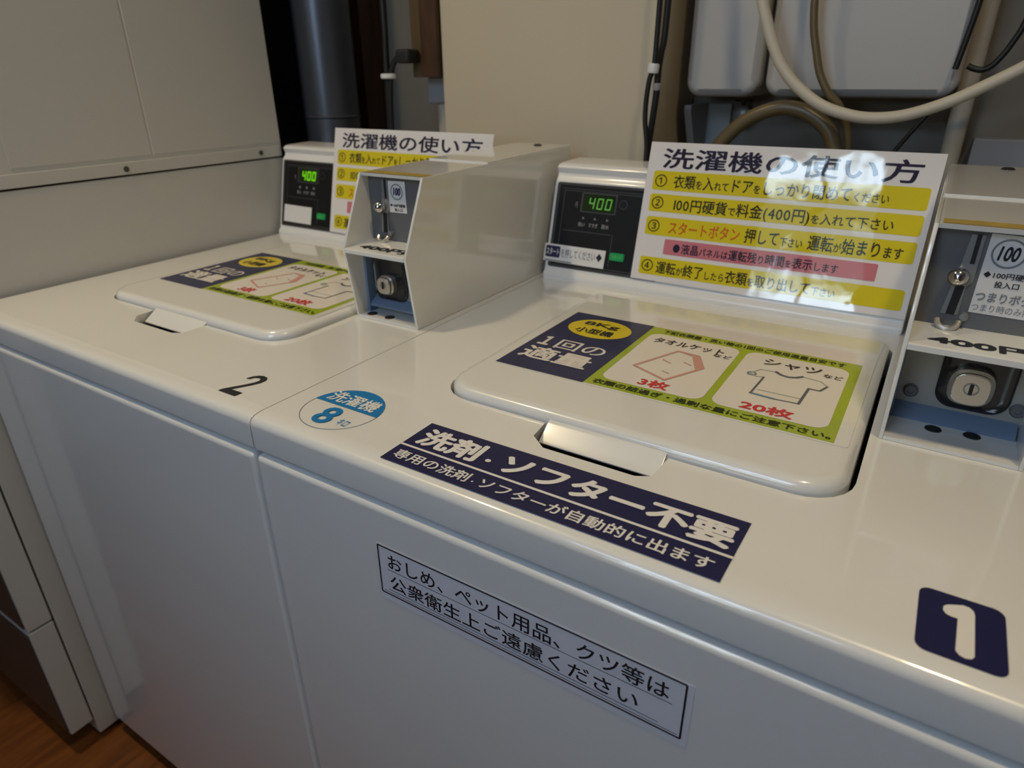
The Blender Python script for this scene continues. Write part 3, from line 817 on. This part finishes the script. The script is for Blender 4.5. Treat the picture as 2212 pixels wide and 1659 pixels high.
# ------------------------------------------------------------------ things on and before the back wall
# flue duct with a coupling ring
t = thing('flue_duct', 'shiny grey steel flue pipe rising behind the left washer beside the dryer', 'duct', (-3.93, 3.72, FLOOR))
MB().lathe((-3.93, 3.72, FLOOR), (0, 0, 1), [(0.20, 0), (0.20, 8.0)], DUCT, 40).build('pipe', t)
MB().lathe((-3.93, 3.72, -0.27), (0, 0, 1), [(0.2, 0), (0.208, 0.008), (0.208, 0.012), (0.2, 0.02)], DUCT, 40).build('coupling_ring', t)
# outlet box with plug
t = thing('outlet_box', 'brown wooden outlet box on the left edge of the beige board', 'outlet', (-2.95, 3.8, -0.005))
MB().box(-3.03, -2.94, 3.60, 4.3, -0.005, 0.62, TAN_WOOD, 0.006).build('socket_side', t)
MB().box(-2.94, -2.815, 3.58, 4.3, -0.005, 0.62, BROWN_WOOD, 0.006).build('box_body', t)
# plug and power cord of the left washer
t = thing('power_cord', 'black power cord with plug hanging behind the left instruction sign', 'cord', (-3.2, 3.55, -0.44))
MB().tube([(-3.168, 3.52, 0.62), (-3.17, 3.52, 0.28), (-3.176, 3.52, 0.15), (-3.18, 3.52, 0.0), (-3.185, 3.52, -0.18), (-3.19, 3.52, -0.44)], 0.020, BLACK_CABLE).build('cable', t)
MB().tube([(-3.03, 3.52, 0.115), (-3.085, 3.515, 0.10), (-3.12, 3.51, 0.06), (-3.145, 3.51, -0.02), (-3.165, 3.51, -0.20), (-3.175, 3.51, -0.44)], 0.018, BLACK_CABLE).build('plug_lead', t)
MB().box(-3.065, -2.955, 3.47, 3.595, 0.075, 0.155, BLACK_RUBBER, 0.02, 3).build('plug', t)
lab(MB().lathe((-3.162, 3.515, -0.012), (0, 0, 1), [(0.045, 0), (0.052, 0.005), (0.052, 0.025), (0.045, 0.03)], D_WHITE, 20).build('cable_tie', t), 'white cable tie')
# conduit below the outlet box
o = MB().box(-3.0, -2.83, 3.70, 4.3, -0.16, -0.006, GREY_BOARD, 0.012).build('junction_box', loc=(-2.9, 4.0, -0.16))
tag(o, 'grey junction box just under the brown outlet box', 'junction box')
o = MB().lathe((-2.92, 3.78, FLOOR), (0, 0, 1), [(0.05, 0), (0.05, 3.84)], CONDUIT, 20).build('wall_conduit', loc=(-2.92, 3.78, FLOOR))
tag(o, 'pale vertical conduit below the grey junction box', 'conduit')

# two cords down the right edge of the beige board
t = thing('power_cord', 'black cord with white joiner at the right edge of the beige board', 'cord', (-1.38, 3.5, -0.44), 'black cords beside the beige board')
MB().tube([(-1.325, 3.53, 0.7), (-1.332, 3.53, 0.21), (-1.344, 3.53, 0.10), (-1.352, 3.53, 0.02), (-1.353, 3.53, -0.085), (-1.362, 3.53, -0.197), (-1.372, 3.53, -0.312), (-1.379, 3.53, -0.454)], 0.017, BLACK_CABLE).build('cable', t)
lab(MB().lathe((-1.3525, 3.53, -0.075), (0, 0, 1), [(0.018, 0), (0.021, 0.004), (0.021, 0.030), (0.018, 0.034)], ZINC, 18).build('joiner', t), 'grey joiner')
t = thing('power_cord', 'thin bowed black cord with a white tie, left of the other at the board edge', 'cord', (-1.39, 3.47, -0.44), 'black cords beside the beige board')
MB().tube([(-1.345, 3.47, 0.7), (-1.350, 3.47, 0.2), (-1.353, 3.47, 0.04), (-1.372, 3.47, -0.02), (-1.382, 3.47, -0.12), (-1.380, 3.47, -0.22), (-1.362, 3.47, -0.33), (-1.36, 3.47, -0.45)], 0.013, BLACK_CABLE).build('cable', t)
lab(MB().lathe((-1.358, 3.47, 0.006), (0.1, 0, 1), [(0.024, 0), (0.028, 0.006), (0.028, 0.038), (0.024, 0.044)], D_WHITE, 18).build('cable_tie', t), 'white cable tie')

# detergent tanks
def tank(x0, x1, label):
    t = thing('detergent_tank', label, 'tank', ((x0 + x1) / 2, 4.05, -0.113), 'white tanks on the back wall')
    out = rrect(x0, x1, -0.113, 1.05, 0.07, 6)
    def ring(ins, y):
        return [(x, y, z) for x, z in rrect(x0 + ins, x1 - ins, -0.113 + ins, 1.05 - ins, 0.08 - ins * 0.8, 6)]
    MB().rings([ring(0.0, 4.299), ring(0.0, 3.90), ring(0.012, 3.87), ring(0.04, 3.85)], TANK).build('tank_body', t)
    MB().lathe(((x0 + x1) / 2, 4.08, 1.049), (0, 0, 1), [(0.10, 0), (0.10, 0.07), (0.09, 0.08), (0, 0.08)], HOSE, 24).build('cap', t)
    return t
tank(-1.320, -0.925, 'narrow white wall tank, left of the wide one, above the right sign')
tank(-0.900, -0.035, 'wide white wall tank with rounded corner behind the cream hose loop')

def hose(name, pts, r, m, label, cat, loc, group=None):
    o = MB().tube(pts, r, m).build(name, loc=loc)
    return tag(o, label, cat, group)
hose('cream_hose', [(-0.99, 3.62, 0.70), (-0.92, 3.6, 0.38), (-0.853, 3.6, 0.194), (-0.807, 3.6, 0.096), (-0.764, 3.6, 0.026), (-0.689, 3.6, -0.053), (-0.573, 3.6, -0.133), (-0.445, 3.6, -0.176),
                    (-0.327, 3.6, -0.188), (-0.201, 3.6, -0.171), (-0.056, 3.6, -0.117), (0.061, 3.6, -0.053), (0.173, 3.6, 0.015), (0.282, 3.6, 0.095), (0.42, 3.62, 0.24)], 0.026, HOSE,
     'cream hose hanging in a wide loop above the right sign', 'hose', (-0.3, 3.6, -0.2))
hose('amber_hose', [(-1.10, 3.70, -0.60), (-1.066, 3.7, -0.39), (-1.0, 3.7, -0.284), (-0.91, 3.7, -0.208), (-0.785, 3.7, -0.158), (-0.665, 3.7, -0.166), (-0.562, 3.7, -0.221), (-0.502, 3.7, -0.293), (-0.467, 3.7, -0.42), (-0.46, 3.7, -0.62)], 0.036, BROWN_HOSE,
     'amber brown hose arching just above the right sign, below the tanks', 'hose', (-0.8, 3.7, -0.6))
hose('thin_tube', [(-0.70, 3.72, 0.7), (-0.698, 3.72, 0.5), (-0.692, 3.72, 0.33), (-0.676, 3.72, 0.20), (-0.646, 3.72, 0.094), (-0.612, 3.72, -0.005), (-0.555, 3.72, -0.095), (-0.50, 3.73, -0.15), (-0.44, 3.76, -0.30), (-0.43, 3.78, -0.60)], 0.018, BROWN_HOSE,
     'thin brown tube running down the wide tank inside the cream loop', 'tube', (-0.5, 3.75, -0.6))
hose('black_wire', [(-0.02, 3.78, 0.62), (-0.030, 3.78, 0.42), (-0.042, 3.78, 0.24), (-0.054, 3.78, 0.12), (-0.067, 3.78, 0.01)], 0.013, BLACK_CABLE,
     'short straight black wire at the right edge of the wide tank', 'wire', (-0.06, 3.78, 0), 'black wires at the upper right')
hose('black_wire', [(-0.024, 3.88, 0.024), (0.006, 3.88, 0.011), (0.041, 3.88, 0.008), (0.077, 3.88, 0.034), (0.118, 3.88, 0.108), (0.15, 3.88, 0.22), (0.17, 3.88, 0.5)], 0.013, BLACK_CABLE,
     'black wire curving in a hook at the upper right', 'wire', (0.04, 3.88, 0), 'black wires at the upper right')
hose('black_wire', [(-0.27, 3.9, -0.42), (-0.241, 3.9, -0.36), (-0.197, 3.9, -0.283), (-0.126, 3.9, -0.168), (-0.05, 3.9, -0.06)], 0.011, BLACK_CABLE,
     'thin black wire slanting up from the right sign below the cream hose', 'wire', (-0.2, 3.9, -0.4), 'black wires at the upper right')
o = MB().lathe((-0.005, 4.12, FLOOR), (0, 0, 1), [(0.045, 0), (0.045, 8.0)], CONDUIT, 20).build('wall_pipe', loc=(-0.005, 4.12, FLOOR))
tag(o, 'beige vertical pipe on the wall right of the wide tank', 'pipe')
o = MB().box(0.08, 1.4, 4.16, 4.3, FLOOR, -0.30, GREY_BOARD, 0.01).build('wall_board', loc=(0.7, 4.2, FLOOR))
tag(o, 'bluish grey board on the wall behind the right coin box', 'board')
bm_ = MB().prism_x([(4.299, -0.16), (4.299, -0.75), (4.28, -0.75), (3.95, -0.19), (3.95, -0.16)], -1.34, -1.30, ZINC)
bm_.box(-1.34, -1.16, 4.27, 4.299, -0.75, -0.16, ZINC, 0.004)
o = bm_.build('wall_bracket', loc=(-1.3, 4.15, -0.75))
tag(o, 'pale grey bracket under the narrow tank', 'bracket')
t = thing('tap_valve', 'small dark tap valve on the wall under the narrow tank', 'tap', (-1.07, 4.2, -0.26))
MB().lathe((-1.07, 4.299, -0.215), (0, -1, 0), [(0.035, 0), (0.035, 0.10), (0.05, 0.11), (0.05, 0.14), (0.03, 0.15), (0, 0.15)], STEEL, 20).build('valve_body', t)
MB().lathe((-1.07, 4.18, -0.18), (0, 0, 1), [(0.012, 0), (0.012, 0.03), (0.05, 0.035), (0.05, 0.048), (0, 0.05)], BLACK_GLOSS, 20).build('valve_handle', t)

bpy.data.objects.remove(_to)
bpy.data.curves.remove(_cu)
